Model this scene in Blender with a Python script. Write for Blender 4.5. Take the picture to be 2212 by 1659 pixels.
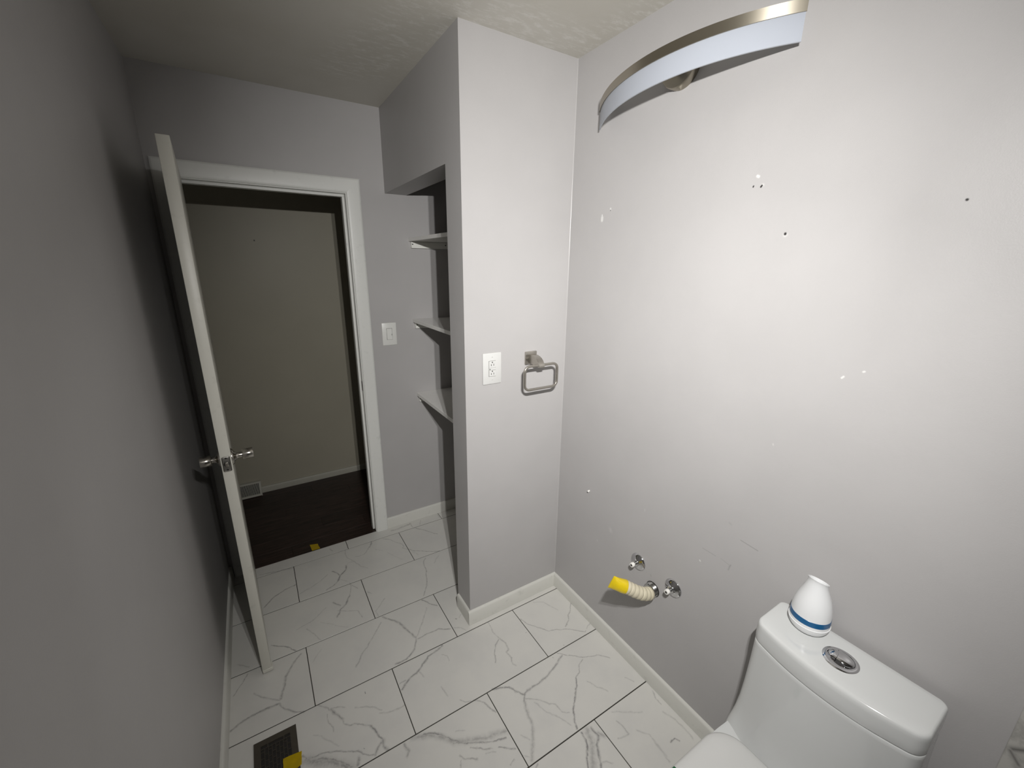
import bpy, bmesh, math, random
from mathutils import Vector, Matrix

random.seed(7)
for o in list(bpy.data.objects):
    bpy.data.objects.remove(o, do_unlink=True)
scene = bpy.context.scene
COL = scene.collection

# ------------------------------------------------------------------ camera
cam_d = bpy.data.cameras.new('camera')
cam = bpy.data.objects.new('camera', cam_d)
COL.objects.link(cam)
cam_d.sensor_fit = 'HORIZONTAL'
cam_d.sensor_width = 36.0
cam_d.lens = 36.0 * 895.767 / 2212.0
cam_d.clip_start = 0.02
RIGHT = Vector((0.84960803, -0.52731025, 0.01049274))
DOWN = Vector((-0.13657055, -0.23917298, -0.96132449))
FWD = Vector((0.50942583, 0.81531601, -0.27521833))
m = Matrix.Identity(4)
for i in range(3):
    m[i][0] = RIGHT[i]
    m[i][1] = -DOWN[i]
    m[i][2] = -FWD[i]
m.translation = Vector((-1.21187268, -1.47887911, 1.68210109))
cam.matrix_world = m
scene.camera = cam

# ------------------------------------------------------------------ world, lamps, exposure
world = bpy.data.worlds.new('world')
scene.world = world
world.use_nodes = True
world.node_tree.nodes['Background'].inputs[0].default_value = (0, 0, 0, 1)
world.node_tree.nodes['Background'].inputs[1].default_value = 0.0

def area(name, loc, aim, size, power, colour, spread=180):
    d = bpy.data.lights.new(name, 'AREA')
    d.shape = 'DISK'
    d.size = size
    d.energy = power
    d.color = colour
    d.spread = math.radians(spread)
    o = bpy.data.objects.new(name, d)
    COL.objects.link(o)
    o.location = loc
    o.rotation_euler = (Vector(aim) - Vector(loc)).to_track_quat('-Z', 'Y').to_euler()
    return o

# A work light with two small heads stands just behind the photographer (the double shadow edges in the photo).
# Each head throws a soft-edged beam; the beam's profile is built up from a few lobes at the same spot.
LOBES = [((0.0, -0.3, 1.25), 120, 6.28), ((0.0, -0.5, 0.6), 80, 1.10), ((0.0, 0.3, 1.6), 80, 1.07),
         ((0.0, 0.0, 2.3), 80, 0.81), ((-0.6, 0.6, 0.3), 80, 0.56)]
for lx in (-0.998, -1.065):
    for aim, spread, power in LOBES:
        area('work_light', (lx, -1.5, 2.0), aim, 0.022, power, (1.0, 0.985, 0.965), spread)

vs = scene.view_settings
vs.view_transform = 'Standard'
vs.look = 'None'
vs.gamma = 1.0
vs.use_curve_mapping = False
vs.exposure = 0.0

# ------------------------------------------------------------------ materials
class N:
    """small wrapper round a node tree"""
    def __init__(s, tree): s.t = tree
    def new(s, kind, **kw):
        n = s.t.nodes.new(kind)
        for k, v in kw.items(): setattr(n, k, v)
        return n
    def link(s, a, b): s.t.links.new(a, b)
    def math(s, op, a, b=None, c=None, clamp=False):
        n = s.new('ShaderNodeMath', operation=op); n.use_clamp = clamp
        for i, v in enumerate((a, b, c)):
            if v is None: continue
            if isinstance(v, (int, float)): n.inputs[i].default_value = v
            else: s.link(v, n.inputs[i])
        return n.outputs[0]
    def vmath(s, op, a, b=None):
        n = s.new('ShaderNodeVectorMath', operation=op)
        for i, v in enumerate((a, b)):
            if v is None: continue
            if isinstance(v, (tuple, list, Vector)): n.inputs[i].default_value = v
            else: s.link(v, n.inputs[i])
        return n
    def noise(s, vec, scale, detail=3, rough=0.55):
        n = s.new('ShaderNodeTexNoise'); n.inputs['Scale'].default_value = scale
        n.inputs['Detail'].default_value = detail; n.inputs['Roughness'].default_value = rough
        s.link(vec, n.inputs['Vector']); return n
    def mix(s, fac, a, b, blend='MIX'):
        n = s.new('ShaderNodeMix', data_type='RGBA', blend_type=blend)
        for sock, v in ((n.inputs[0], fac), (n.inputs[6], a), (n.inputs[7], b)):
            if isinstance(v, (int, float)): sock.default_value = v
            elif isinstance(v, (tuple, list)): sock.default_value = tuple(v) + ((1,) if len(v) == 3 else ())
            else: s.link(v, sock)
        return n.outputs[2]
    def ramp(s, val, lo, hi, a=0.0, b=1.0, smooth=True):
        n = s.new('ShaderNodeMapRange', interpolation_type='SMOOTHSTEP' if smooth else 'LINEAR')
        s.link(val, n.inputs[0])
        for i, v in enumerate((lo, hi, a, b)): n.inputs[i + 1].default_value = v
        return n.outputs[0]

def principled(name, base, rough=0.5, metal=0.0, spec=0.5, coat=0.0):
    mt = bpy.data.materials.new(name); mt.use_nodes = True
    b = mt.node_tree.nodes['Principled BSDF']
    b.inputs['Base Color'].default_value = tuple(base) + (1,)
    b.inputs['Roughness'].default_value = rough
    b.inputs['Metallic'].default_value = metal
    b.inputs['Specular IOR Level'].default_value = spec
    b.inputs['Coat Weight'].default_value = coat
    return mt, N(mt.node_tree), b

def add_bump(n, b, height, strength, dist=0.002):
    bp = n.new('ShaderNodeBump')
    bp.inputs['Strength'].default_value = strength
    bp.inputs['Distance'].default_value = dist
    n.link(height, bp.inputs['Height']); n.link(bp.outputs[0], b.inputs['Normal'])

def seg_group():
    """strength of a soft line from A to B at P: used for marble veins, scratches and chips"""
    g = bpy.data.node_groups.new('soft_line', 'ShaderNodeTree')
    for nm, tp in (('P', 'NodeSocketVector'), ('A', 'NodeSocketVector'), ('BA', 'NodeSocketVector'),
                   ('InvLen2', 'NodeSocketFloat'), ('Radius', 'NodeSocketFloat'), ('Strength', 'NodeSocketFloat'), ('Prev', 'NodeSocketFloat')):
        g.interface.new_socket(nm, in_out='INPUT', socket_type=tp)
    g.interface.new_socket('Value', in_out='OUTPUT', socket_type='NodeSocketFloat')
    n = N(g)
    gi = n.new('NodeGroupInput'); go = n.new('NodeGroupOutput')
    pa = n.vmath('SUBTRACT', gi.outputs['P'], gi.outputs['A']).outputs[0]
    t = n.math('MULTIPLY', n.vmath('DOT_PRODUCT', pa, gi.outputs['BA']).outputs['Value'], gi.outputs['InvLen2'], clamp=True)
    sc = n.new('ShaderNodeVectorMath', operation='SCALE'); n.link(gi.outputs['BA'], sc.inputs[0]); n.link(t, sc.inputs['Scale'])
    d = n.vmath('DISTANCE', pa, sc.outputs[0]).outputs['Value']
    q = n.math('SUBTRACT', 1.0, n.math('DIVIDE', d, gi.outputs['Radius']), clamp=True)
    q = n.math('MULTIPLY', n.math('MULTIPLY', q, gi.outputs['Strength']), n.math('POWER', q, .8))
    n.link(n.math('MAXIMUM', q, gi.outputs['Prev']), go.inputs['Value'])
    return g
SEG = seg_group()

def lines_value(n, P, segs):
    """segs: (A, B, radius, strength) -> socket"""
    prev = None
    for A, B, r, s in segs:
        k = n.new('ShaderNodeGroup'); k.node_tree = SEG
        A = Vector(A); BA = Vector(B) - A
        n.link(P, k.inputs['P']); k.inputs['A'].default_value = A; k.inputs['BA'].default_value = BA
        k.inputs['InvLen2'].default_value = 1.0 / max(BA.length_squared, 1e-9)
        k.inputs['Radius'].default_value = r; k.inputs['Strength'].default_value = s
        if prev is not None: n.link(prev, k.inputs['Prev'])
        prev = k.outputs[0]
    return prev

WALL = (0.445, 0.434, 0.430)
def wall_paint(name, base=WALL, marks=None, spec=0.32, rough=0.42):
    mt, n, b = principled(name, base, rough, 0, spec)
    geo = n.new('ShaderNodeNewGeometry'); P = geo.outputs['Position']
    nb = n.noise(P, 5.0, 4)
    col = n.mix(n.ramp(nb.outputs[0], 0.3, 0.7), tuple(c * 0.985 for c in base), tuple(min(1, c * 1.015) for c in base))
    if marks:
        for colour, segs in marks:
            v = lines_value(n, P, segs)
            v = n.math('MINIMUM', n.math('MULTIPLY', v, 2.4), 1.0)
            col = n.mix(v, col, colour)
    n.link(col, b.inputs['Base Color'])
    # roller stipple
    h = n.math('ADD', n.noise(P, 330.0, 2).outputs[0], n.math('MULTIPLY', n.noise(P, 60.0, 3).outputs[0], 1.2))
    add_bump(n, b, h, 0.10, 0.002)
    return mt

def mk(y, z, y2, z2, r, s): return ((0, y, z), (0, y2, z2), r, s)
CHIPS = [mk(-.7805, 1.921, -.784, 1.919, .006, .9), mk(-.7990, 1.8965, -.7970, 1.895, .0065, .45),
         mk(-.8795, 1.7665, -.8785, 1.7655, .0085, .45), mk(-.1895, 1.8735, -.190, 1.866, .005, 1), mk(-.190, 1.864, -.190, 1.855, .010, 1),
         mk(-.2325, 1.893, -.2335, 1.889, .006, .9), mk(-1.071, 1.424, -1.074, 1.428, .004, .9), mk(-1.110, 1.448, -1.112, 1.449, .004, .8),
         mk(-.7905, .698, -.7925, .696, .0045, .8), mk(-.539, .763, -.540, .754, .003, .25), mk(-.948, 1.200, -.949, 1.197, .004, .25),
         mk(-.371, .568, -.374, .560, .016, .16), mk(-.297, .466, -.298, .463, .006, .2)]
DARKS = [mk(-.7965, 1.895, -.7945, 1.8925, .0042, 1), mk(-.7738, 1.8968, -.7732, 1.895, .0035, .8),
         mk(-.8783, 1.769, -.8783, 1.768, .0055, 1), mk(-1.2022, 1.8143, -1.2025, 1.814, .004, 1),
         mk(-.2335, 1.8875, -.2325, 1.886, .003, .7), mk(-.794, .750, -.842, .7505, .0032, .10), mk(-.911, .856, -.965, .8525, .0030, .16),
         mk(-.861, .753, -.893, .748, .0028, .07), mk(-.893, .748, -.890, .7295, .005, .10), mk(-.868, .893, -.873, .891, .008, .05),
         mk(-.6015, .497, -.6035, .493, .006, .09), mk(-.895, .751, -.892, .744, .004, .14)]
M = {}
H_CEIL = 2.4565
M['wall'] = wall_paint('wall_paint')
M['wall_right'] = wall_paint('wall_paint_marked', marks=[((.66, .655, .64), CHIPS), ((.035, .033, .032), DARKS)])
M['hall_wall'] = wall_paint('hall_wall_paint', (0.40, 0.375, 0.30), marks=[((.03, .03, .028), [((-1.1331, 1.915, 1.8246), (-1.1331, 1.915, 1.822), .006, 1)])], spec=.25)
mt, n, b = principled('ceiling_paint', (0.60, 0.58, 0.535), 0.55, 0, 0.25)
geo = n.new('ShaderNodeNewGeometry'); P = geo.outputs['Position']
sc_ = n.vmath('MULTIPLY', P, (4.0, 11.0, 1.0)).outputs[0]
pt = n.noise(sc_, 5.0, 7, .72)
# thin paint and roller scuffs run along the partition and the corner over the lamp wall
near = lines_value(n, P, [((-.72, .55, H_CEIL), (-.56, -.02, H_CEIL), .24, 1.), ((-.56, -.06, H_CEIL), (-.03, -.06, H_CEIL), .20, 1.), ((-.03, -.03, H_CEIL), (-.03, -.5, H_CEIL), .12, .9)])
sc2 = n.math('MULTIPLY', n.ramp(pt.outputs[0], .47, .66), n.math('MINIMUM', n.math('MULTIPLY', near, 2.2), 1.0))
base = n.mix(n.ramp(n.noise(P, 3.0, 3).outputs[0], .35, .65), (0.580, 0.558, 0.500), (0.605, 0.585, 0.532))
n.link(n.mix(n.math('MULTIPLY', sc2, .75), base, (0.73, 0.715, 0.675)), b.inputs['Base Color'])
add_bump(n, b, n.math('ADD', n.noise(P, 90.0, 4).outputs[0], n.math('MULTIPLY', sc2, 1.2)), .08, .003)
M['ceiling'] = mt
M['wall_front'] = wall_paint('wall_paint_low_bounce', (.22, .21, .20))  # end wall out of view, darkened to cut the light it bounces back

def trim_paint(name, base, rough=.38):
    mt, n, b = principled(name, base, rough, 0, .4)
    P = n.new('ShaderNodeNewGeometry').outputs['Position']
    nb = n.noise(P, 24.0, 5, .65)
    n.link(n.mix(n.ramp(nb.outputs[0], .56, .78), base, tuple(c * .86 for c in base)), b.inputs['Base Color'])
    add_bump(n, b, n.noise(P, 120.0, 3).outputs[0], .06, .002)
    return mt
M['trim'] = trim_paint('trim_paint', (0.76, 0.765, 0.735))
M['baseboard'] = trim_paint('baseboard_paint', (.66, .655, .61))
M['door'] = trim_paint('door_paint', (0.60, 0.59, 0.53))
M['shelf'] = trim_paint('shelf_paint', (.82,.81,.78), .16)
M['cleat'] = trim_paint('cleat_paint', (.82,.82,.775))
M['grout'], n, b = principled('grout', (0.035, 0.033, 0.030), .9, 0, .2)
P = n.new('ShaderNodeNewGeometry').outputs['Position']
n.link(n.mix(n.noise(P, 40., 4).outputs[0], (.025, .023, .02), (.07, .064, .055)), b.inputs['Base Color'])

def metal(name, base, rough, stretch=None):
    mt, n, b = principled(name, base, rough, 1.0, .5)
    tc = n.new('ShaderNodeNewGeometry').outputs['Position']
    v = n.vmath('MULTIPLY', tc, stretch or (1, 1, 1)).outputs[0]
    r = n.noise(v, 160.0, 2)
    n.link(n.ramp(r.outputs[0], .2, .8, rough * .8, rough * 1.2), b.inputs['Roughness'])
    return mt
M['nickel'] = metal('brushed_nickel', (.47, .445, .40), .33)
M['lamp_metal'] = metal('lamp_nickel', (.40, .365, .30), .42)
for l_ in list(M['lamp_metal'].node_tree.links):
    if l_.to_socket.name == 'Roughness': M['lamp_metal'].node_tree.links.remove(l_)
nt = N(M['lamp_metal'].node_tree); bb = M['lamp_metal'].node_tree.nodes['Principled BSDF']
tg_ = nt.new('ShaderNodeCombineXYZ'); tg_.inputs[2].default_value = 1.0
nt.link(tg_.outputs[0], bb.inputs['Tangent']); bb.inputs['Anisotropic'].default_value = .85; bb.inputs['Roughness'].default_value = .42
M['chrome'] = metal('chrome', (.62, .62, .63), .07)
M['dull_chrome'] = metal('dull_chrome', (.50, .50, .49), .2)
M['knob'] = metal('knob_steel', (.46, .44, .40), .22)
M['steel'] = metal('dark_steel', (.30, .29, .27), .42)

def plain(name, base, rough=.5, spec=.5, coat=0., var=.06, scale=18.):
    mt, n, b = principled(name, base, rough, 0, spec, coat)
    P = n.new('ShaderNodeNewGeometry').outputs['Position']
    nb = n.noise(P, scale, 3)
    n.link(n.mix(nb.outputs[0], tuple(c * (1 - var) for c in base), tuple(min(1, c * (1 + var)) for c in base)), b.inputs['Base Color'])
    return mt
M['ceramic'] = plain('white_ceramic', (.62, .63, .622), .10, .5, .35, .012, 4.)
M['seat'] = plain('seat_plastic', (.62, .62, .605), .22, .45, 0., .01, 5.)
M['plate'] = plain('white_plastic', (.62, .62, .605), .32, .45, 0., .01)
M['switch_plate'] = plain('switch_plastic', (.74, .74, .71), .35, .45, 0., .015)
M['dark'] = plain('dark_slot', (.028, .026, .024), .6, .3)
M['gap'] = plain('shadow_gap', (.16, .16, .15), .7, .2)
M['acrylic'] = plain('opal_acrylic', (.57,.61,.69), .35, .45, 0., .012)
b = M['acrylic'].node_tree.nodes['Principled BSDF']
b.inputs['Subsurface Weight'].default_value = .15
b.inputs['Subsurface Radius'].default_value = (.01, .01, .01)
na = N(M['acrylic'].node_tree); tl_ = na.new('ShaderNodeBsdfTranslucent'); tl_.inputs[0].default_value = (.80, .80, .78, 1)
ms_ = na.new('ShaderNodeMixShader'); ms_.inputs[0].default_value = .42
na.link(b.outputs[0], ms_.inputs[1]); na.link(tl_.outputs[0], ms_.inputs[2])
na.link(ms_.outputs[0], M['acrylic'].node_tree.nodes['Material Output'].inputs[0])
M['fresh_white'] = plain('freshener_white', (.80, .81, .815), .26, .45, .1, .008)
M['fresh_blue'] = plain('freshener_blue', (.003, .098, .25), .28, .5, .1, .04)
M['yellow'] = plain('yellow_tape', (.74, .55, .012), .25, .5, .2, .10, 60.)
M['green'] = plain('green_label', (.002, .10, .028), .35, .4)
M['hose'] = plain('cream_hose', (.62, .57, .43), .5, .35, 0., .07, 70.)
M['plug'] = plain('white_plug', (.80, .79, .75), .4, .4)
M['reg'] = plain('register_paint', (.42, .41, .35), .45, .35, 0., .08)
M['vent'] = plain('vent_bronze', (.060, .052, .040), .45, .4, 0., .15, 40.)
M['caulk'] = plain('corner_caulk', (.44, .43, .425), .3, .5)

def plank_mat(k):
    rr = random.Random(50 + k); f = .75 + .6 * rr.random()
    mt, n, b = principled('dark_plank', (.02, .012, .01), .32, 0, .35)
    P = n.new('ShaderNodeNewGeometry').outputs['Position']
    v = n.vmath('MULTIPLY', n.vmath('ADD', P, (rr.random() * 9, rr.random() * 9, 0)).outputs[0], (2.2, 34., 1.)).outputs[0]
    w = n.noise(v, 3.0, 6, .62)
    n.link(n.mix(n.ramp(w.outputs[0], .32, .72), (.007 * f, .0040 * f, .0033 * f), (.042 * f, .024 * f, .019 * f)), b.inputs['Base Color'])
    add_bump(n, b, w.outputs[0], .25, .002)
    return mt

# ------------------------------------------------------------------ marble veins on the floor: (strength %, radius mm, [(x, y) mm on the floor])
VEINS=[(40,5,[(-1006,942),(-993,914)]),
(35,14,[(-629,926),(-594,922),(-554,932)]),
(50,9,[(-555,927),(-522,932),(-497,932)]),
(50,5,[(-500,942),(-500,894),(-465,842)]),
(40,4,[(-426,941),(-445,897)]),
(40,4,[(-304,944),(-303,905)]),
(45,5,[(-1376,905),(-1278,885),(-1211,868)]),
(45,4,[(-1261,883),(-1206,874)]),
(65,6,[(-1365,629),(-1314,682),(-1265,708),(-1212,718)]),
(30,5,[(-925,882),(-933,850),(-932,802),(-909,766),(-879,688),(-846,647)]),
(60,7,[(-766,887),(-782,850),(-805,813)]),
(35,5,[(-805,813),(-836,784),(-868,779),(-883,788)]),
(50,4,[(-700,869),(-669,846),(-650,812),(-617,763),(-608,732),(-622,724),(-603,696)]),
(75,8,[(-949,734),(-953,704),(-989,670),(-1009,634)]),
(55,5,[(-1009,634),(-1039,607),(-1076,591)]),
(65,6,[(-1024,725),(-1008,702),(-995,673)]),
(20,5,[(-949,734),(-932,757),(-904,748)]),
(30,5,[(-1050,713),(-1089,682),(-1142,656),(-1202,636)]),
(20,4,[(-1013,650),(-966,602)]),
(25,4,[(-767,791),(-730,761)]),
(20,4,[(-715,731),(-686,674),(-657,621)]),
(65,4,[(-592,693),(-571,658),(-523,631),(-479,594),(-437,577)]),
(45,5,[(-492,887),(-442,823),(-403,763),(-386,739)]),
(20,5,[(-581,654),(-559,609)]),
(60,5,[(-1343,362),(-1295,328),(-1270,298),(-1252,272)]),
(30,4,[(-1196,379),(-1169,325),(-1147,279)]),
(55,6,[(-1062,484),(-1033,441)]),
(60,7,[(-979,487),(-1006,437),(-1034,416),(-1057,376)]),
(35,4,[(-979,487),(-957,557),(-961,581),(-930,519)]),
(35,4,[(-1050,414),(-964,362),(-951,311)]),
(25,5,[(-1097,467),(-1166,412),(-1241,396)]),
(20,4,[(-1132,381),(-1027,283)]),
(50,5,[(-534,563),(-558,524),(-566,463),(-582,416),(-599,360),(-621,322),(-645,287)]),
(30,5,[(-457,540),(-488,512),(-505,492)]),
(30,5,[(-827,373),(-865,332),(-889,313),(-885,278)]),
(30,5,[(-890,466),(-876,442)]),
(50,8,[(-1234,246),(-1256,226),(-1279,193),(-1300,162),(-1314,103),(-1328,64)]),
(50,4,[(-1438,259),(-1456,223),(-1488,177)]),
(60,7,[(-1335,48),(-1401,51),(-1451,45),(-1493,26)]),
(55,6,[(-1329,45),(-1312,8),(-1285,-20),(-1251,-37)]),
(35,6,[(-1416,145),(-1376,101),(-1331,62)]),
(30,5,[(-1475,331),(-1432,291)]),
(40,5,[(-882,229),(-927,178),(-970,130),(-1007,94),(-1038,51)]),
(55,9,[(-867,255),(-806,182),(-790,128),(-768,60)]),
(30,5,[(-661,203),(-705,133),(-765,58)]),
(60,5,[(-662,262),(-637,220),(-610,185)]),
(55,6,[(-611,22),(-660,49),(-710,51),(-761,45)]),
(60,7,[(-768,49),(-792,2),(-841,-27),(-886,-27)]),
(20,5,[(-1154,222),(-1196,170)]),
(30,5,[(-593,18),(-564,-2),(-546,-28)]),
(30,4,[(-529,72),(-546,57)]),
(100,4,[(-562,60),(-558,57)]),
(35,5,[(-1199,-42),(-1182,-60),(-1165,-81),(-1148,-82),(-1114,-101)]),
(65,8,[(-1159,-82),(-1150,-109),(-1128,-146)]),
(40,5,[(-1128,-146),(-1127,-166),(-1112,-179),(-1091,-188),(-1072,-205),(-1042,-226)]),
(65,7,[(-1042,-226),(-1027,-269),(-1019,-301)]),
(60,11,[(-1019,-301),(-1021,-321),(-1010,-342)]),
(50,7,[(-1026,-306),(-1042,-317),(-1055,-335)]),
(50,5,[(-1055,-335),(-1086,-307),(-1106,-287),(-1140,-268),(-1168,-248),(-1197,-237),(-1222,-230),(-1246,-224)]),
(35,4,[(-1176,-96),(-1178,-131),(-1163,-157),(-1164,-176)]),
(30,5,[(-1080,-124),(-1041,-146),(-1015,-163),(-991,-188)]),
(30,6,[(-1002,-196),(-976,-211),(-944,-217),(-910,-218)]),
(50,26,[(-1264,-224),(-1230,-253),(-1190,-275),(-1154,-314),(-1133,-340)]),
(55,8,[(-1274,-204),(-1248,-234),(-1210,-253),(-1182,-269),(-1152,-304),(-1131,-330)]),
(50,11,[(-1106,-312),(-1114,-333)]),
(50,8,[(-1207,-253),(-1213,-272)]),
(100,2.5,[(-1032,-82),(-1030,-88)]),
(80,2.5,[(-1083,-290),(-1081,-292)]),
(20,5,[(-1229,-148),(-1206,-169),(-1158,-237)]),
(60,7,[(-680,-45),(-703,-55),(-750,-62),(-780,-84),(-813,-106)]),
(65,8,[(-813,-106),(-825,-112),(-851,-116),(-880,-134),(-898,-150)]),
(40,5,[(-875,-118),(-898,-119)]),
(30,5,[(-813,-115),(-803,-146)]),
(30,4,[(-697,-86),(-678,-102),(-680,-132)]),
(30,5,[(-758,-224),(-749,-275)]),
(30,5,[(-434,-42),(-437,-75),(-446,-98),(-435,-142)]),
(50,5,[(-439,-149),(-466,-169),(-492,-205),(-509,-245)]),
(40,6,[(-431,-149),(-420,-183),(-426,-219),(-445,-225),(-438,-263),(-448,-286),(-442,-306)]),
(50,3,[(-307,-183),(-314,-185)]),
(35,4,[(-712,-314),(-701,-329),(-678,-342)]),
(50,4,[(-291,-108),(-281,-145),(-253,-179),(-235,-202),(-211,-234),(-171,-250),(-119,-280),(-67,-330)]),
(40,3,[(-67,-330),(-58,-324)]),
(55,5,[(-128,-257),(-103,-243),(-85,-233),(-73,-209),(-49,-197),(-14,-158)]),
(25,5,[(-173,-51),(-131,-76),(-113,-115),(-98,-157)]),
(30,5,[(-46,-317),(-11,-304)]),
(80,2.5,[(-200,-335),(-200,-338)]),
(50,5,[(-666,-342),(-647,-356),(-635,-383),(-622,-413),(-613,-429)]),
(40,18,[(-920,-349),(-869,-372),(-822,-409),(-792,-446)]),
(60,8,[(-882,-360),(-845,-375),(-820,-403),(-800,-429),(-773,-458)]),
(40,19,[(-793,-445),(-741,-468),(-695,-486),(-652,-497),(-613,-509)]),
(65,6,[(-800,-444),(-754,-469),(-700,-502),(-649,-520),(-628,-527)]),
(50,5,[(-754,-486),(-735,-501),(-708,-525),(-689,-534)]),
(60,5,[(-665,-542),(-645,-555),(-617,-577)]),
(30,4,[(-717,-535),(-682,-550)]),
(45,6,[(-800,-494),(-788,-509),(-748,-534)]),
(35,5,[(-800,-509),(-811,-529)]),
(45,5,[(-660,-612),(-639,-604)]),
(45,9,[(-957,-354),(-949,-383),(-957,-398)]),
(30,4,[(-778,-412),(-746,-428)]),
(65,7,[(-579,-345),(-551,-352),(-516,-371),(-502,-401),(-481,-428)]),
(55,8,[(-479,-425),(-462,-421),(-396,-422),(-344,-412),(-305,-397),(-240,-371)]),
(60,7,[(-480,-429),(-493,-452)]),
(40,11,[(-493,-452),(-512,-502),(-516,-540),(-534,-569),(-557,-600),(-588,-639)]),
(35,5,[(-484,-446),(-450,-472),(-414,-514),(-396,-529),(-390,-564),(-369,-580)]),
(25,5,[(-464,-479),(-447,-526),(-409,-581),(-395,-617)]),
(70,6,[(-252,-485),(-274,-511),(-316,-551),(-348,-580),(-373,-616),(-383,-642)]),
(45,4,[(-252,-349),(-232,-366),(-197,-400),(-164,-426),(-134,-440),(-96,-455),(-78,-474),(-65,-492)]),
(50,4,[(-174,-432),(-204,-447),(-222,-471),(-254,-486)]),
(30,5,[(-223,-520),(-207,-552),(-197,-567),(-180,-600)]),
(30,5,[(-75,-593),(-53,-625)]),
(90,3,[(-281,-357),(-280,-360)]),
(25,5,[(-603,-612),(-587,-626)]),
(25,5,[(-574,-549),(-556,-580)]),
(75,7,[(-374,-659),(-379,-687),(-395,-714),(-416,-734),(-432,-761),(-447,-783)]),
(65,9,[(-334,-668),(-331,-701),(-356,-723),(-372,-750),(-394,-784),(-410,-805)]),
(40,24,[(-351,-665),(-367,-709),(-388,-733),(-417,-770),(-433,-791)]),
(40,15,[(-326,-696),(-312,-712)]),
(30,5,[(-386,-770),(-360,-782),(-349,-794)]),
(40,5,[(-576,-657),(-589,-664)]),
(35,5,[(-232,-702),(-226,-722),(-230,-755),(-246,-755),(-273,-748)]),
(25,6,[(-194,-763),(-168,-796),(-165,-825),(-172,-844),(-167,-879)]),
(25,5,[(-225,-664),(-176,-698),(-123,-729)]),
(40,4,[(-20,-694),(-32,-724),(-35,-745)]),
(75,5,[(-117,-856),(-92,-857),(-86,-871)]),
(25,6,[(-191,-768),(-166,-798),(-168,-844),(-173,-894)]),
(25,6,[(-52,-771),(-38,-806),(-32,-860),(-38,-895)])]

def tile_mat(idx, x0, y0, x1, y1, origin):
    """white marble-look glaze; this tile's own veins, as lines in the tile's own coordinates"""
    mt, n, b = principled('marble_tile', (.66, .655, .625), .30, 0, .42)
    tc = n.new('ShaderNodeTexCoord').outputs['Object']
    off = n.vmath('ADD', tc, (idx * 3.17, idx * 1.31, idx * .77)).outputs[0]
    w1 = n.noise(off, 26.0, 4, .6)
    w2 = n.noise(off, 120.0, 2, .6)
    d1 = n.vmath('MULTIPLY', n.vmath('SUBTRACT', w1.outputs['Color'], (.5, .5, .5)).outputs[0], (.018, .018, 0)).outputs[0]
    d2 = n.vmath('MULTIPLY', n.vmath('SUBTRACT', w2.outputs['Color'], (.5, .5, .5)).outputs[0], (.004, .004, 0)).outputs[0]
    P = n.vmath('ADD', n.vmath('ADD', tc, d1).outputs[0], d2).outputs[0]
    P = n.vmath('MULTIPLY', P, (1, 1, 0)).outputs[0]
    segs = []
    for s, r, pts in VEINS:
        for (ax, ay), (bx, by) in zip(pts[:-1], pts[1:]):
            mx, my = (ax + bx) / 2000., (ay + by) / 2000.
            if x0 - .012 < mx < x1 + .012 and y0 - .012 < my < y1 + .012:
                # keep the line on this tile only
                segs.append(((ax / 1000. - origin[0], ay / 1000. - origin[1], 0), (bx / 1000. - origin[0], by / 1000. - origin[1], 0), r / 1000. * 1.12, s / 100. * 1.3))
    cl = n.noise(off, 7.0, 4, .6)
    base = n.mix(n.ramp(cl.outputs[0], .35, .75), (.665, .655, .618), (.625, .617, .588))
    if not segs:
        rr = random.Random(idx)
        for _ in range(4):
            px, py = rr.uniform(x0, x1), rr.uniform(y0, y1); a = rr.uniform(.4, 2.6)
            for _k in range(4):
                a += rr.uniform(-.5, .5); l = rr.uniform(.03, .07)
                qx, qy = px + l * math.cos(a), py + l * math.sin(a)
                segs.append(((px - origin[0], py - origin[1], 0), (qx - origin[0], qy - origin[1], 0), .005, rr.uniform(.3, .55)))
                px, py = qx, qy
    v = lines_value(n, P, segs)
    br = n.noise(off, 70.0, 3, .6)
    v = n.math('MULTIPLY', v, n.ramp(br.outputs[0], .30, .62, .45, 1.0))
    v = n.math('MINIMUM', v, 1.0)
    col = n.mix(n.math('MULTIPLY', v, .98), base, (.150, .145, .148))
    n.link(col, b.inputs['Base Color'])
    add_bump(n, b, n.noise(off, 14.0, 2).outputs[0], .03, .004)
    return mt

# ------------------------------------------------------------------ geometry helpers
def bm_box(bm, lo, hi, bevel=0.0, seg=2, mat=None):
    lo, hi = Vector(lo), Vector(hi)
    r = bmesh.ops.create_cube(bm, size=1.0)
    vs_ = r['verts']
    for v in vs_:
        v.co = Vector(((v.co.x + .5) * (hi.x - lo.x) + lo.x, (v.co.y + .5) * (hi.y - lo.y) + lo.y, (v.co.z + .5) * (hi.z - lo.z) + lo.z))
    if bevel > 0:
        es = {e for v in vs_ for e in v.link_edges}
        r2 = bmesh.ops.bevel(bm, geom=list(es), offset=bevel, segments=seg, affect='EDGES', profile=.5)
        vs_ = list({v for f in r2['faces'] for v in f.verts} | {v for v in vs_ if v.is_valid})
    if mat is not None:
        for v in vs_: v.co = mat @ v.co
    return vs_

def bm_lathe(bm, prof, n=32, mat=None, sx=1., sy=1., cap=True):
    """profile (r, h) turned about local z"""
    rings = []
    for r, h in prof:
        ring = []
        for k in range(n):
            a = 2 * math.pi * k / n
            p = Vector((r * math.cos(a) * sx, r * math.sin(a) * sy, h))
            ring.append(bm.verts.new(mat @ p if mat is not None else p))
        rings.append(ring)
    for a, b in zip(rings[:-1], rings[1:]):
        for k in range(n):
            bm.faces.new((a[k], a[(k + 1) % n], b[(k + 1) % n], b[k]))
    if cap:
        bm.faces.new(list(reversed(rings[0]))); bm.faces.new(rings[-1])
    return rings

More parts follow.
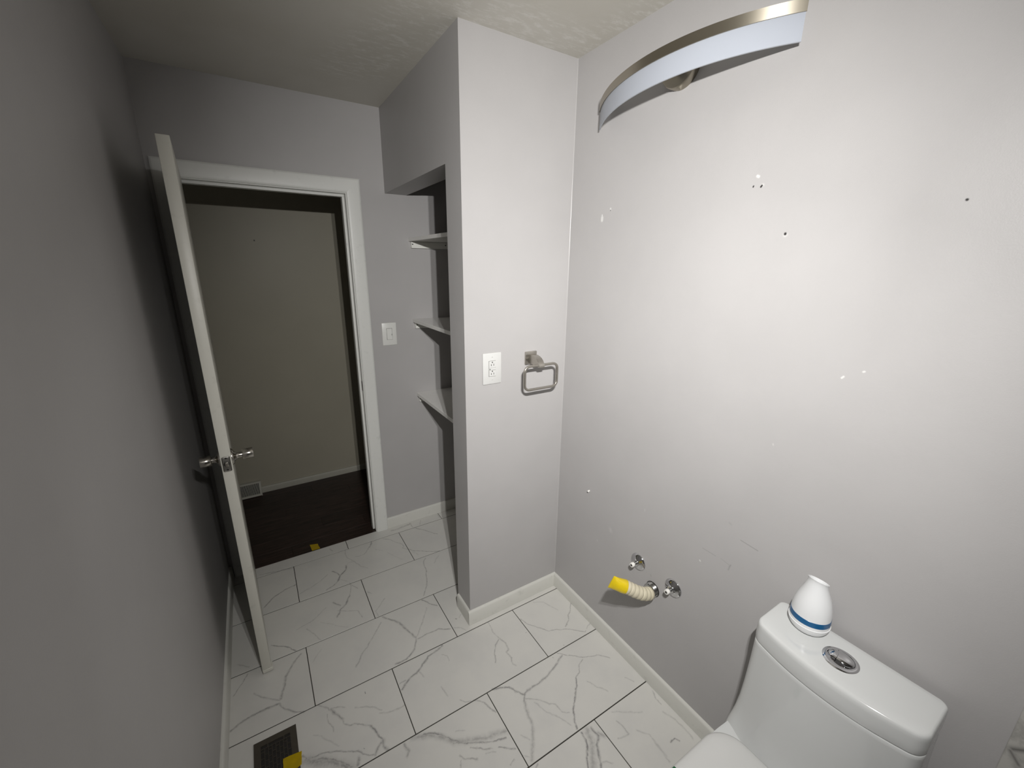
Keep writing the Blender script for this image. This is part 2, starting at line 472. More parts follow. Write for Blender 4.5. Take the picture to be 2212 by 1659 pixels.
def bm_loft(bm, loops, closed=True, cap=True):
    rings = [[bm.verts.new(Vector(p)) for p in l] for l in loops]
    n = len(rings[0])
    for a, b in zip(rings[:-1], rings[1:]):
        for k in range(n if closed else n - 1):
            bm.faces.new((a[k], a[(k + 1) % n], b[(k + 1) % n], b[k]))
    if cap and closed:
        bm.faces.new(list(reversed(rings[0]))); bm.faces.new(rings[-1])
    return rings

def bm_tube(bm, pts, radii, n=16, cap=True, closed=False, square=False):
    pts = [Vector(p) for p in pts]
    if isinstance(radii, (int, float)): radii = [radii] * len(pts)
    up = None; rings = []; N_ = len(pts)
    for i, p in enumerate(pts):
        if closed: t = (pts[(i + 1) % N_] - pts[i - 1])
        else: t = pts[min(i + 1, N_ - 1)] - pts[max(i - 1, 0)]
        t.normalize()
        if up is None:
            up = t.orthogonal().normalized()
            if square:
                up = Vector((0, -1, 0))
        up = (up - t * up.dot(t)).normalized(); s = t.cross(up)
        ring = []
        for k in range(n):
            a = 2 * math.pi * (k + .5) / n
            c, q = math.cos(a), math.sin(a)
            if square:
                e = .42
                c = math.copysign(abs(c) ** e, c); q = math.copysign(abs(q) ** e, q)
            ring.append(bm.verts.new(p + (up * c + s * q) * radii[i]))
        rings.append(ring)
    m_ = len(rings)
    for i in range(m_ if closed else m_ - 1):
        a, b = rings[i], rings[(i + 1) % m_]
        for k in range(n):
            bm.faces.new((a[k], a[(k + 1) % n], b[(k + 1) % n], b[k]))
    if cap and not closed:
        bm.faces.new(list(reversed(rings[0]))); bm.faces.new(rings[-1])

BASE = {}
def link(name, bm, mat, parent=None, smooth=30, origin=None):
    """one mesh object; vertices were given in world coordinates"""
    bmesh.ops.recalc_face_normals(bm, faces=bm.faces[:])
    if smooth:
        lim = math.radians(smooth)
        for e in bm.edges:
            e.smooth = not (len(e.link_faces) == 2 and e.calc_face_angle(0) > lim)
        for f in bm.faces: f.smooth = True
    me = bpy.data.meshes.new(name)
    root = BASE[parent.name] if parent is not None else Vector((0, 0, 0))
    o0 = Vector(origin) if origin is not None else (root if parent is not None else Vector((0, 0, 0)))
    bmesh.ops.translate(bm, verts=bm.verts[:], vec=-o0)
    bm.to_mesh(me); bm.free()
    me.materials.append(mat)
    o = bpy.data.objects.new(name, me); COL.objects.link(o)
    if parent is not None:
        o.parent = parent; o.location = o0 - root
    else:
        o.location = o0
    BASE[o.name] = o0
    return o

def tag(o, label=None, cat=None, group=None, kind=None):
    for k, v in (('label', label), ('category', cat), ('group', group), ('kind', kind)):
        if v: o[k] = v
    return o

def thing(name, loc, label, cat, group=None, kind=None):
    o = bpy.data.objects.new(name, None); COL.objects.link(o)
    o.empty_display_size = .05; o.location = loc; BASE[o.name] = Vector(loc)
    return tag(o, label, cat, group, kind)

def boxes(name, mat, lst, parent=None, bevel=0., origin=None, smooth=30):
    bm = bmesh.new()
    for lo, hi in lst: bm_box(bm, lo, hi, bevel)
    return link(name, bm, mat, parent, smooth, origin)

# ------------------------------------------------------------------ the room
XL, YD, H = -1.5085, .967, 2.4565       # left wall, door wall, ceiling
XP, YJ, XC = -.512, .137, -.145         # closet front plane, partition thickness, closet back
YF = -2.42                              # wall behind the camera
HALL = 1.915
DX0, DX1, DH = -1.4225, -.7118, 2.0355  # door opening (jamb faces)
def S(o, label, cat): return tag(o, label, cat, None, 'structure')

S(boxes('ceiling', M['ceiling'], [((XL, YF, H), (0, YD, H + .05))]), 'off-white roller-painted ceiling over the bathroom', 'ceiling')
S(boxes('ceiling_hall', M['ceiling'], [((-3.0, 1.09, H - .01), (1.2, HALL, H + .05))]), 'ceiling of the dark hallway beyond the door', 'ceiling')
S(boxes('wall_left', M['wall'], [((XL - .12, YF, 0), (XL, YD, H))]), 'dim grey bathroom wall behind the open door', 'wall')
wr = S(boxes('wall_right', M['wall_right'], [((0, YF, 0), (.12, 1.09, H))]), 'bright grey wall behind the toilet with screw holes and scuffs', 'wall')
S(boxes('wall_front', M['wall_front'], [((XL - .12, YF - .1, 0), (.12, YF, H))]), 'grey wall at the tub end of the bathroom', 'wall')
S(boxes('wall_back', M['wall'], [((XL - .12, YD, 0), (DX0 - .018, 1.09, H)), ((DX1 + .018, YD, 0), (0, 1.09, H)), ((DX0 - .018, YD, DH + .018), (DX1 + .018, 1.09, H))]),
  'grey wall around the doorway with the light switch', 'wall')
wp = S(boxes('wall_partition', M['wall'], [((XP, 0, 0), (0, YJ, H)), ((XP, YJ, 2.0495), (-.393, YD, H))]),
       'pale partition with the outlet and the header over the shelf alcove', 'wall')
bm = bmesh.new()
bm_loft(bm, [[(0, 0, z), (-.0022, 0, z), (-.0008, -.0008, z), (0, -.0022, z)] for z in (.078, H)])
link('caulk_bead', bm, M['caulk'], wp, 60)
S(boxes('wall_closet', M['wall'], [((XC, YJ, 0), (0, YD, H))]), 'dark back wall of the shelf alcove', 'wall')
S(boxes('wall_hall_far', M['hall_wall'], [((-3.0, HALL, -.02), (1.2, HALL + .1, H))]), 'dim beige hallway wall seen through the doorway', 'wall')
S(boxes('wall_hall_left', M['hall_wall'], [((-3.1, 1.09, -.02), (-3.0, HALL + .1, H))]), 'left end wall of the hallway', 'wall')
S(boxes('wall_hall_right', M['hall_wall'], [((1.2, 1.09, -.02), (1.3, HALL + .1, H))]), 'right end wall of the hallway', 'wall')
S(boxes('wall_hall_near', M['hall_wall'], [((-3.0, 1.0, 0), (XL - .12, 1.09, H)), ((.12, 1.0, 0), (1.2, 1.09, H))]), 'hallway side walls beside the bathroom', 'wall')

# tiled floor: grout bed and single tiles
fl = S(boxes('floor', M['grout'], [((XL, YF, -.05), (0, .972, -.0022))]), 'white marble-look tile floor with dark grout joints', 'floor')
Y0, PX, PY = .8824, .6125, .3065
PH = [-.9065, -1.2071, -.9006, -1.2110, -.9075, -1.2202, -.9160, -1.21, -.91, -1.21, -.91]
rg = random.Random(3)
idx = 0
for row in range(0, 11):
    yhi = .971 if row == 0 else Y0 - PY * (row - 1)
    ylo = max(YF, Y0 - PY * row)
    if yhi <= YF: break
    xs = [XL] + [PH[row] + PX * k for k in range(-2, 4) if XL + .02 < PH[row] + PX * k < -.02] + [0.0]
    for a, b_ in zip(xs[:-1], xs[1:]):
        g = .0017
        lo = (a + (g if a > XL else .001), ylo + g * 1.3, -.009)
        hi = (b_ - (g if b_ < 0 else .001), yhi - (g * 1.3 if row else 0.), -.0003 + rg.uniform(-.0003, .0003))
        idx += 1
        og = ((lo[0] + hi[0]) / 2, (lo[1] + hi[1]) / 2, 0)
        bm = bmesh.new(); bm_box(bm, lo, hi, .0004, 1)
        link('tile', bm, tile_mat(idx, lo[0], lo[1], hi[0], hi[1], og), fl, 30, og)

# hallway floor: dark planks
fh = S(boxes('floor_hall', M['dark'], [((-3.0, .972, -.05), (1.2, HALL, -.013))]), 'dark wood plank floor of the hallway', 'floor')
pm = [plank_mat(k) for k in range(5)]
y = .972; r = 0
while y < HALL - .005:
    y2 = min(HALL, y + .122)
    x = -3.0 + (0, .45, .2, .62)[r % 4] - .6
    while x < 1.2:
        a, b_ = max(-3.0, x), min(1.2, x + 1.2)
        if y < 1.09: a, b_ = max(a, DX0 - .017), min(b_, DX1 + .017)
        if b_ - a > .02:
            bm = bmesh.new(); bm_box(bm, (a + .0002, y + .0002, -.014), (b_ - .0002, y2 - .0002, -.004), .0005, 1)
            link('plank', bm, pm[rg.randrange(5)], fh, 30, ((a + b_) / 2, (y + y2) / 2, -.004))
        x += 1.2
    y = y2; r += 1

# tiled tub surround at the near end of the right wall
tr = S(boxes('wall_tiled', M['grout'], [((-.004, YF, 0), (0, -1.4985, 2.2))]), 'marble tile edge of the tub surround right of the toilet', 'wall')
z = 0.; k = 0
while z < 2.2:
    zt = min(2.2, z + .3065)
    for ya, yb in ((-2.41, -2.11), (-2.1085, -1.4975)) if k % 2 else ((-2.41, -1.805), (-1.8035, -1.4975)):
        og = (-.012, (ya + yb) / 2, (z + zt) / 2)
        bm = bmesh.new(); bm_box(bm, (-.012, ya, z + .001), (-.0035, yb, zt - .001), .0012, 1)
        mt, n, b = principled('wall_marble', (.49, .48, .45), .3, 0, .4)
        tc = n.new('ShaderNodeTexCoord').outputs['Object']
        nz = n.noise(n.vmath('ADD', tc, (k * 2.3, ya, 0)).outputs[0], 5., 6, .7)
        vein = n.math('SUBTRACT', 1.0, n.math('MULTIPLY', n.math('ABSOLUTE', n.math('SUBTRACT', nz.outputs[0], .5)), 14.), clamp=True)
        extra = lines_value(n, n.vmath('ADD', tc, og).outputs[0], [((-.012, -1.506, .742), (-.012, -1.53, .765), .012, .9), ((-.012, -1.504, .735), (-.012, -1.52, .715), .010, .8)])
        n.link(n.mix(n.math('MAXIMUM', n.math('MULTIPLY', vein, .35), extra), (.49, .48, .45), (.12, .115, .11)), b.inputs['Base Color'])
        link('tile', bm, mt, tr, 30, og)
    z += .3065; k += 1

# baseboards (eased top edge)
def skirting(name, axis, wall, sgn, a, b_, label, h=.0763, t=.012, mat='baseboard', z0=.0008):
    """profile run along the other axis; sgn = direction out of the wall"""
    prof = [(0, z0), (t, z0), (t, h - .010), (t * .72, h - .002), (t * .35, h), (0, h)]
    bm = bmesh.new(); loops = []
    for c in (a, b_):
        loops.append([((wall + sgn * u, c, v) if axis == 'y' else (c, wall + sgn * u, v)) for u, v in prof])
    bm_loft(bm, loops)
    return S(link(name, bm, M[mat], None, 50), label, 'baseboard')
skirting('baseboard_right', 'y', 0, -1, -1.4965, -.0125, 'white baseboard along the wall behind the toilet')
skirting('baseboard_partition', 'x', 0, -1, XP - .012, 0, 'white baseboard under the outlet')
skirting('baseboard_partition_side', 'y', XP, -1, .0005, .128, 'short white baseboard return at the partition corner')
skirting('baseboard_back', 'x', YD, -1, -.6425, XC, 'white baseboard running into the shelf alcove')
skirting('baseboard_closet', 'y', XC, -1, YJ, YD - .0125, 'white baseboard at the back of the shelf alcove')
skirting('baseboard_left', 'y', XL, 1, YF, YD - .014, 'white baseboard at the foot of the dim left wall')
skirting('baseboard_hall', 'x', HALL, -1, -1.330, 1.2, 'slim white baseboard of the hallway', .0445, .016, 'reg', -.004)
skirting('baseboard_hall_left', 'x', HALL, -1, -3.0, -1.70, 'slim baseboard of the hallway left of the register', .0445, .016, 'reg', -.004)

# door frame
fr = thing('trim_1', (DX1, YD, 0), 'white casing and jamb around the bathroom doorway', 'door frame', None, 'structure')
CW = .0695
CPROF = [(0, 0), (0, .0085), (.002, .0105), (.012, .0118), (CW - .010, .0140), (CW - .004, .0132), (CW, .0100), (CW, 0)]   # (across, proud)
def casing(ends):
    """ends: for each end a function u -> (x, z); mitred where the pieces meet"""
    bm = bmesh.new(); bm_loft(bm, [[(e(u)[0], YD - d_, e(u)[1]) for u, d_ in CPROF] for e in ends]); link('casing', bm, M['trim'], fr, 40)
casing([lambda u: (DX1 + u, .0005), lambda u: (DX1 + u, DH + u)])
casing([lambda u: (DX0 - u, .0005), lambda u: (DX0 - u, DH + u)])
casing([lambda u: (DX0 - u, DH + u), lambda u: (DX1 + u, DH + u)])
def jamb(nm, lo, hi):
    bm = bmesh.new(); bm_box(bm, lo, hi, .001, 1); return link(nm, bm, M['trim'], fr, 40)
JT = .0045
jamb('jamb', (DX1 - JT, YD - .001, 0), (DX1 + .017, 1.089, DH - .0046))
jamb('jamb', (DX0 - .017, YD - .001, 0), (DX0 + JT, 1.089, DH - .0046))
jamb('jamb', (DX0 - .017, YD - .001, DH - .0115 + .007), (DX1 + .017, 1.089, DH + .016))
jamb('door_stop', (DX1 - JT - .0115, 1.004, 0), (DX1 - JT + .0005, 1.040, DH - .0167))
jamb('door_stop', (DX0 + JT - .0005, 1.004, 0), (DX0 + JT + .0115, 1.040, DH - .0167))
jamb('door_stop', (DX0 + JT, 1.004, DH - .0165), (DX1 - JT, 1.040, DH - .004))
bm = bmesh.new(); bm_box(bm, (DX1 - JT - .0012, .970, .958), (DX1 - JT + .0005, .9985, 1.016), .0005, 1)
bm_box(bm, (DX1 - JT - .0018, .978, .974), (DX1 - JT - .0009, .990, 1.0), .0003, 1)
link('strike_plate', bm, M['steel'], fr)

# door leaf, standing open nearly square to the doorway
TH = math.atan2(.047, .735)
DM = Matrix.Translation((-1.4105, .950, 0)) @ Matrix.Rotation(TH, 4, 'Z')   # local: -y runs to the free edge, x across the thickness
HT, DL = .0172, .7365
dr = thing('door_1', (-1.4105, .950, 0), 'white slab door standing open against the left wall with nickel knobs', 'door', None, 'structure')
bm = bmesh.new(); bm_box(bm, (-HT, -DL, .011), (HT, 0, 2.0385), .0022, 2, DM)
link('door_leaf', bm, M['door'], dr, 40)
bm = bmesh.new(); bm_box(bm, (-HT + .001, -DL - .0022, .0085), (HT + .006, -DL + .03, .024), .0015, 1, DM)
link('edge_lip', bm, M['door'], dr, 40)
kc = Vector((0, -DL + .062, .982))
bm = bmesh.new(); bm_box(bm, (-.0128, -DL - .0013, .982 - .0285), (.0128, -DL + .001, .982 + .0285), .004, 3, DM)
lp = link('latch_plate', bm, M['steel'], dr)
bm = bmesh.new()
bm_lathe(bm, [(.0095, -.0002), (.0095, .0006), (.0085, .0009)], 20, DM @ Matrix.Translation((0, -DL - .0013, .982)) @ Matrix.Rotation(math.pi / 2, 4, 'X'))
link('latch_hole', bm, M['dark'], lp)
bm = bmesh.new(); bm_box(bm, (-.0048, -DL - .0085, .974), (.0058, -DL - .001, .990), .0022, 2, DM)
link('latch_bolt', bm, M['nickel'], lp)
for sz in (-1, 1):
    bm = bmesh.new(); bm_lathe(bm, [(.0036, 0), (.0030, .0007), (.0012, .0008)], 12, DM @ Matrix.Translation((0, -DL - .0013, .982 + sz * .0225)) @ Matrix.Rotation(math.pi / 2, 4, 'X'))
    link('screw', bm, M['dark'], lp)
for sx in (1, -1):
    T = DM @ Matrix.Translation(kc + Vector((sx * HT, 0, 0))) @ Matrix.Rotation(sx * math.pi / 2, 4, 'Y')
    bm = bmesh.new()
    k_ = .0035 if sx > 0 else -.0035       # the outer knob sits a little further out on its spindle
    bm_lathe(bm, [(.0310, 0), (.0310, .003), (.0285, .006), (.021, .009), (.0142, .013), (.0118, .018), (.0105, .0225), (.0105, .0300 + k_), (.0125, .0305 + k_),
                  (.0188, .0313 + k_), (.0198, .0325 + k_), (.0200, .0645 + k_), (.0193, .0656 + k_), (.0155, .0658 + k_), (.0145, .0650 + k_), (.004, .0648 + k_)], 36, T)
    link('knob', bm, M['knob'], dr, 50)

# ------------------------------------------------------------------ shelves in the alcove
SH = [(1.8075, 1.8265, 'topmost white shelf board in the alcove, above eye level'),
      (1.3455, 1.3655, 'middle white shelf board in the alcove, level with the light switch'),
      (.8800, .9020, 'lowest white shelf board in the alcove')]
for i, (zb, zt, lab) in enumerate(SH):
    t = thing('shelf', (-.27, YD - .4, zb), lab, 'shelf', 'white shelves in the alcove')
    bm = bmesh.new(); bm_box(bm, (-.394, YJ + .001, zb), (XC - .001, YD - .001, zt), .0012, 1)
    link('board', bm, M['shelf'], t)
    for ya, yb in ((YD - .019, YD - .0005), (YJ + .0005, YJ + .019)):
        bm = bmesh.new(); bm_box(bm, (-.383, ya, zb - .0365), (XC - .001, yb, zb - .0008), .001, 1)
        c = link('cleat', bm, M['cleat'], t)
        if ya > .5:
            for xs in (-.3765, -.1745):
                bm = bmesh.new(); bm_lathe(bm, [(.0036, 0), (.0034, .0008), (.001, .0009)], 12, Matrix.Translation((xs, ya, zb - .016)) @ Matrix.Rotation(math.pi / 2, 4, 'X'))
                link('screw', bm, M['dark'], c)

# ------------------------------------------------------------------ switch on the door wall
sw = thing('light_switch', (-.541, YD, 1.2855), 'white rocker light switch plate beside the door casing', 'light switch')
bm = bmesh.new(); bm_box(bm, (-.583, YD - .006, 1.2195), (-.499, YD - .0002, 1.3515), .0035, 2); link('plate', bm, M['switch_plate'], sw, 40)
bm = bmesh.new(); bm_box(bm, (-.5577, YD - .0064, 1.2519), (-.5243, YD - .005, 1.3195), .0004, 1); link('gap', bm, M['gap'], sw)
bm = bmesh.new(); rk = bm_box(bm, (-.5565, YD - .0085, 1.2531), (-.5255, YD - .0055, 1.3183), .001, 1)
for v in rk: v.co.y += (v.co.z - 1.2857) * .05
link('rocker', bm, M['switch_plate'], sw, 40)
bm = bmesh.new(); bm_box(bm, (-.5295, YD - .0092, 1.277), (-.5270, YD - .006, 1.287), .0004, 1); link('dimmer_tab', bm, M['gap'], sw)
for zz in (1.3345, 1.2365):
    bm = bmesh.new(); bm_lathe(bm, [(.0028, 0), (.0024, .0005)], 12, Matrix.Translation((-.541, YD - .0059, zz)) @ Matrix.Rotation(math.pi / 2, 4, 'X'))
    link('screw', bm, M['switch_plate'], sw)

# ------------------------------------------------------------------ GFCI outlet on the partition
ol = thing('wall_outlet', (-.390, 0, 1.2657), 'bright white outlet plate left of the towel ring', 'outlet')
bm = bmesh.new(); bm_box(bm, (-.4335, -.0062, 1.1988), (-.3455, -.0002, 1.3328), .0038, 2); link('plate', bm, M['plate'], ol, 40)
bm = bmesh.new(); bm_box(bm, (-.4069, -.0066, 1.2317), (-.3731, -.005, 1.2997), .0004, 1); link('gap', bm, M['gap'], ol)
bm = bmesh.new(); bm_box(bm, (-.4055, -.0086, 1.2331), (-.3736, -.0055, 1.2985), .0008, 1); body = link('receptacle', bm, M['plate'], ol, 40)
def slot(nm, x0, z0, x1, z1, mat=M['dark']):
    bm = bmesh.new(); bm_box(bm, (x0, -.0090, z0), (x1, -.0084, z1), .0002, 1); link(nm, bm, mat, body)
for zc in (1.2826, 1.2445):
    slot('slot', -.3968, zc - .0045, -.3944, zc + .0030)
    slot('slot', -.3848, zc - .0045, -.3826, zc + .0045)
    bm = bmesh.new(); bm_lathe(bm, [(.0026, 0), (.0026, .0006)], 14, Matrix.Translation((-.3905, -.0084, zc + .0105)) @ Matrix.Rotation(math.pi / 2, 4, 'X')); link('ground_hole', bm, M['dark'], body)
slot('seam', -.4053, 1.2700, -.3740, 1.2706, M['gap']); slot('seam', -.4053, 1.2592, -.3740, 1.2597, M['gap'])
bm = bmesh.new(); bm_box(bm, (-.3965, -.0094, 1.2615), (-.3755, -.0084, 1.2680), .0003, 1); link('test_button', bm, M['plate'], body)
slot('button_shadow', -.3962, 1.2609, -.3757, 1.2614, M['gap'])
slot('indicator', -.4035, 1.2612, -.4005, 1.2665)
for zz in (1.3145, 1.2170):
    bm = bmesh.new(); bm_lathe(bm, [(.0032, 0), (.0028, .0006)], 14, Matrix.Translation((-.3895, -.0061, zz)) @ Matrix.Rotation(math.pi / 2, 4, 'X')); s_ = link('screw', bm, M['plate'], ol)
    bm = bmesh.new(); bm_box(bm, (-.3920, -.0070, zz - .0004), (-.3870, -.0064, zz + .0004)); link('screw_slot', bm, M['gap'], s_)

# ------------------------------------------------------------------ towel ring
tg = thing('towel_ring', (-.195, 0, 1.291), 'brushed nickel square towel ring on the partition near the corner', 'towel ring')
bm = bmesh.new(); bm_box(bm, (-.2253, -.0095, 1.2625), (-.1652, -.0002, 1.3205), .003, 2); link('wall_plate', bm, M['nickel'], tg, 40)
prof = [(-.0085, 1.3085), (-.040, 1.3085), (-.055, 1.3065), (-.068, 1.3010), (-.0785, 1.2930), (-.0865, 1.2830), (-.0915, 1.2735), (-.0915, 1.2655), (-.0780, 1.2655), (-.0740, 1.2700), (-.040, 1.2700), (-.0085, 1.2700)]
bm = bmesh.new(); bm_loft(bm, [[(x, y_, z_) for y_, z_ in prof] for x in (-.2095, -.1805)])
bmesh.ops.bevel(bm, geom=[e for e in bm.edges if abs(e.verts[0].co.x - e.verts[1].co.x) < 1e-6], offset=.0012, segments=1, affect='EDGES')
link('arm', bm, M['nickel'], tg, 35)
def rrect(cx, cz, hw, hh, r, y_, n=8):
    out = []
    for (sx, sz, a0) in ((1, 1, 0), (-1, 1, 90), (-1, -1, 180), (1, -1, 270)):
        for k in range(n + 1):
            a = math.radians(a0 + 90 * k / n)
            out.append((cx + sx * (hw - r) + r * math.cos(a), y_, cz + sz * (hh - r) + r * math.sin(a)))
    return out
bm = bmesh.new(); bm_tube(bm, rrect(-.1935, 1.2235, .0845, .0515, .024, -.0845), .0052, 12, closed=True, square=True)
link('ring', bm, M['nickel'], tg, 50)
bm = bmesh.new(); bm_lathe(bm, [(.0030, 0), (.0030, .0012)], 12, Matrix.Translation((-.2096, -.0845, 1.272)) @ Matrix.Rotation(-math.pi / 2, 4, 'Y')); link('set_screw', bm, M['dark'], tg)

# ------------------------------------------------------------------ bow-shaped vanity light (switched off)
LC, LH, LX, LS, LSL = -.5132, .3378, -.030, .1209, -.043
LR = (LH * LH + LS * LS) / (2 * LS); LT = math.asin(LH / LR)
def arc(dr_, n=40, e=0.):
    return [(LX - ((LR + dr_) * math.cos(t_) - (LR - LS)), LC + (LR + dr_) * math.sin(t_)) for t_ in [-LT - e + (2 * LT + 2 * e) * k / n for k in range(n + 1)]]
def sheet(bm, z0, z1, r0, r1, e=0.):
    A, B_ = arc(r0, e=e), arc(r1, e=e); loops = []
    for (ax, ay), (bx, by) in zip(A, B_):
        sa, sb = LSL * (ay - LC), LSL * (by - LC)
        loops.append([(bx, by, z0 + sb), (bx, by, z1 + sb), (ax, ay, z1 + sa), (ax, ay, z0 + sa)])
    bm_loft(bm, loops)
vl = thing('vanity_light', (0, LC, 2.20), 'bow-shaped vanity light with white shade and nickel top band', 'wall lamp')
bm = bmesh.new(); sheet(bm, 2.1797, 2.250, -.0045, 0.); link('shade', bm, M['acrylic'], vl, 40)
bm = bmesh.new(); sheet(bm, 2.2376, 2.2635, .0005, .0035, .002); link('top_band', bm, M['lamp_metal'], vl, 40)
bm = bmesh.new(); bm_lathe(bm, [(.062, .0003), (.062, .024), (.0595, .028), (.052, .0295), (.02, .030)], 48, Matrix.Translation((0, -.500, 2.2655)) @ Matrix.Rotation(-math.pi / 2, 4, 'Y')); link('canopy', bm, M['lamp_metal'], vl, 40)
boxes('bracket', M['lamp_metal'], [((-.148, -.528, 2.2385), (-.029, -.498, 2.2425))], vl)

# ------------------------------------------------------------------ plumbing stubs
def stub(y_, z_, lab, ny, nz):
    t = thing('supply_stub', (0, y_, z_), lab, 'pipe stub', 'capped supply stubs under the missing sink')
    T = Matrix.Translation((0, y_, z_)) @ Matrix.Rotation(-math.pi / 2, 4, 'Y')
    bm = bmesh.new(); bm_lathe(bm, [(.0355, .0003), (.0355, .0022), (.0335, .0050), (.026, .0085), (.017, .0120), (.0135, .0150), (.0125, .0175), (.0105, .0178)], 40, T)
    link('escutcheon', bm, M['chrome'], t, 50)
    bm = bmesh.new(); bm_tube(bm, [(-.012, y_, z_), (-.034, y_, z_)], .0072, 18); link('pipe', bm, M['dull_chrome'], t, 50)
    bm = bmesh.new(); a = Vector((-.0285, y_, z_)); d = Vector((-.0135, 0, 0))
    bm_tube(bm, [a, a + d * .15, a + d * .85, a + d], [.0088, .0096, .0096, .0084], 20); c = link('cap', bm, M['plug'], t, 40)
    bm = bmesh.new(); bm_tube(bm, [a + d, a + d * 1.04], [.0046, .0044], 14); link('cap_hole', bm, M['dark'], c)
stub(-.5365, .5150, 'capped chrome supply stub above the yellow-taped drain hose', 0., 0.)
stub(-.7065, .5150, 'capped chrome supply stub right of the drain hose', 0., 0.)

dh = thing('drain_hose', (0, -.617, .440), 'cream corrugated drain hose in the wall with its end taped yellow', 'drain hose')
T = Matrix.Translation((0, -.619, .443)) @ Matrix.Rotation(-math.pi / 2, 4, 'Y')
bm = bmesh.new(); bm_lathe(bm, [(.0315, .0002), (.0315, .0010), (.027, .0012)], 36, T); link('wall_hole', bm, M['dark'], dh)
bm = bmesh.new()
pr_ = [(.0280, .001)]
for k in range(4): pr_ += [(.0288, .0025 + k * .0045), (.0272, .0045 + k * .0045)]
pr_ += [(.0278, .0205), (.025, .0225), (.016, .0225)]
bm_lathe(bm, pr_, 36, T); link('threaded_nut', bm, M['dull_chrome'], dh, 25)
ctl = [Vector(p) for p in ((-.016, -.6225, .447), (-.040, -.631, .4500), (-.070, -.627, .460), (-.100, -.616, .4765), (-.125, -.6015, .4925), (-.139, -.5915, .5000))]
def spline(c, n):
    out = []
    for i in range(len(c) - 1):
        p0, p1, p2, p3 = c[max(0, i - 1)], c[i], c[i + 1], c[min(len(c) - 1, i + 2)]
        for k in range(n):
            t_ = k / n
            out.append(.5 * ((2 * p1) + (p2 - p0) * t_ + (2 * p0 - 5 * p1 + 4 * p2 - p3) * t_ ** 2 + (3 * p1 - p0 - 3 * p2 + p3) * t_ ** 3))
    out.append(c[-1]); return out
pts = spline(ctl, 16)
rad = []
for k in range(len(pts)):
    u = k / (len(pts) - 1)
    base = .0165 if u < .16 else .0252
    rib = 0 if u < .16 else (.0034 * abs(math.sin((u - .16) / .84 * math.pi * 8)) ** .5 - .0030)
    rad.append(base + rib)
bm = bmesh.new(); bm_tube(bm, pts, rad, 24); link('hose', bm, M['hose'], dh, 60)
a, e_ = Vector((-.135, -.5945, .4975)), Vector((-.183, -.5635, .5190))
ax = (e_ - a).normalized(); up = Vector((0, 0, 1)); up = (up - ax * up.dot(ax)).normalized(); sd = ax.cross(up)
loops = []
for u, hw, hh in ((0, .0262, .0262), (.04, .0268, .0268), (.25, .0266, .0252), (.55, .0262, .0205), (.80, .0275, .0130), (.93, .0285, .0050), (1.0, .0288, .0022)):
    c = a + (e_ - a) * u; loops.append([])
    for k in range(24):
        an = 2 * math.pi * k / 24; wob = 1 + .02 * math.sin(3 * an + u * 9)
        # the taped end is squeezed flat with its width standing upright
        loops[-1].append(c + (up * math.cos(an) * hw + sd * math.sin(an) * hh) * wob)
bm = bmesh.new(); bm_loft(bm, loops); link('yellow_tape', bm, M['yellow'], dh, 35)

an = thing('wall_anchor', (0, -.2234, .6848), 'tiny white plastic anchor stub sticking out of the wall', 'wall anchor')
bm = bmesh.new(); bm_tube(bm, [(-.0003, -.2234, .6848), (-.009, -.2240, .6835), (-.011, -.2242, .683)], [.0042, .0040, .0030], 12); link('plug', bm, M['plug'], an, 40)
bm = bmesh.new(); bm_tube(bm, [(-.011, -.2242, .683), (-.0114, -.2242, .683)], [.0020, .0018], 10); link('plug_hole', bm, M['dark'], an, 40)

# ------------------------------------------------------------------ toilet
TC = -1.2375
tl = thing('toilet', (-.30, TC, 0), 'white one-piece toilet with a dual flush button on its tank lid', 'toilet')
def tank_loop(hw, xb, xc, xf, z_, r=.035, n=10):
    """plan outline of tank: straight back at xb, corners at xc, bowed front reaching xf in the middle"""
    out = []
    def cor(cx, cy, a0, a1, rr):
        for k in range(n + 1):
            a_ = math.radians(a0 + (a1 - a0) * k / n); out.append((cx + rr * math.cos(a_), cy + rr * math.sin(a_), z_))
    rb = .016
    cor(xb - rb, TC + hw - rb, 0, 90, rb)
    # front-left corner then bow
    cor(xc + r, TC + hw - r, 90, 165, r)
    p0 = out[-1]
    m_ = 18
    for k in range(1, m_):
        u = k / m_; y_ = p0[1] + (2 * TC - 2 * p0[1]) * u
        out.append((p0[0] + (xf - p0[0]) * (1 - (2 * u - 1) ** 2), y_, z_))
    cor(xc + r, TC - hw + r, 195, 270, r)
    cor(xb - rb, TC - hw + rb, 270, 360, rb)
    return out
# lid: upright sides, softly eased top edge, a fine groove under it
bm = bmesh.new(); L_ = []
for z_, hw, xb, xc, xf, r_ in ((.7045, .1715, -.023, -.1640, -.1870, .030), (.7050, .1760, -.020, -.1670, -.1905, .034), (.7080, .1768, -.0195, -.1676, -.1912, .034), (.725, .1768, -.0195, -.1676, -.1908, .033),
                         (.744, .1767, -.0197, -.1674, -.1898, .033), (.7525, .1762, -.0200, -.1668, -.1880, .032), (.7570, .1750, -.0206, -.1652, -.1852, .031), (.7595, .1730, -.0220, -.1628, -.1820, .030),
                         (.7604, .1700, -.0240, -.1590, -.1775, .028), (.7606, .150, -.035, -.140, -.155, .025)):
    L_.append(tank_loop(hw, xb, xc, xf, z_, r_))
bm_loft(bm, L_); link('tank_lid', bm, M['ceramic'], tl, 50)
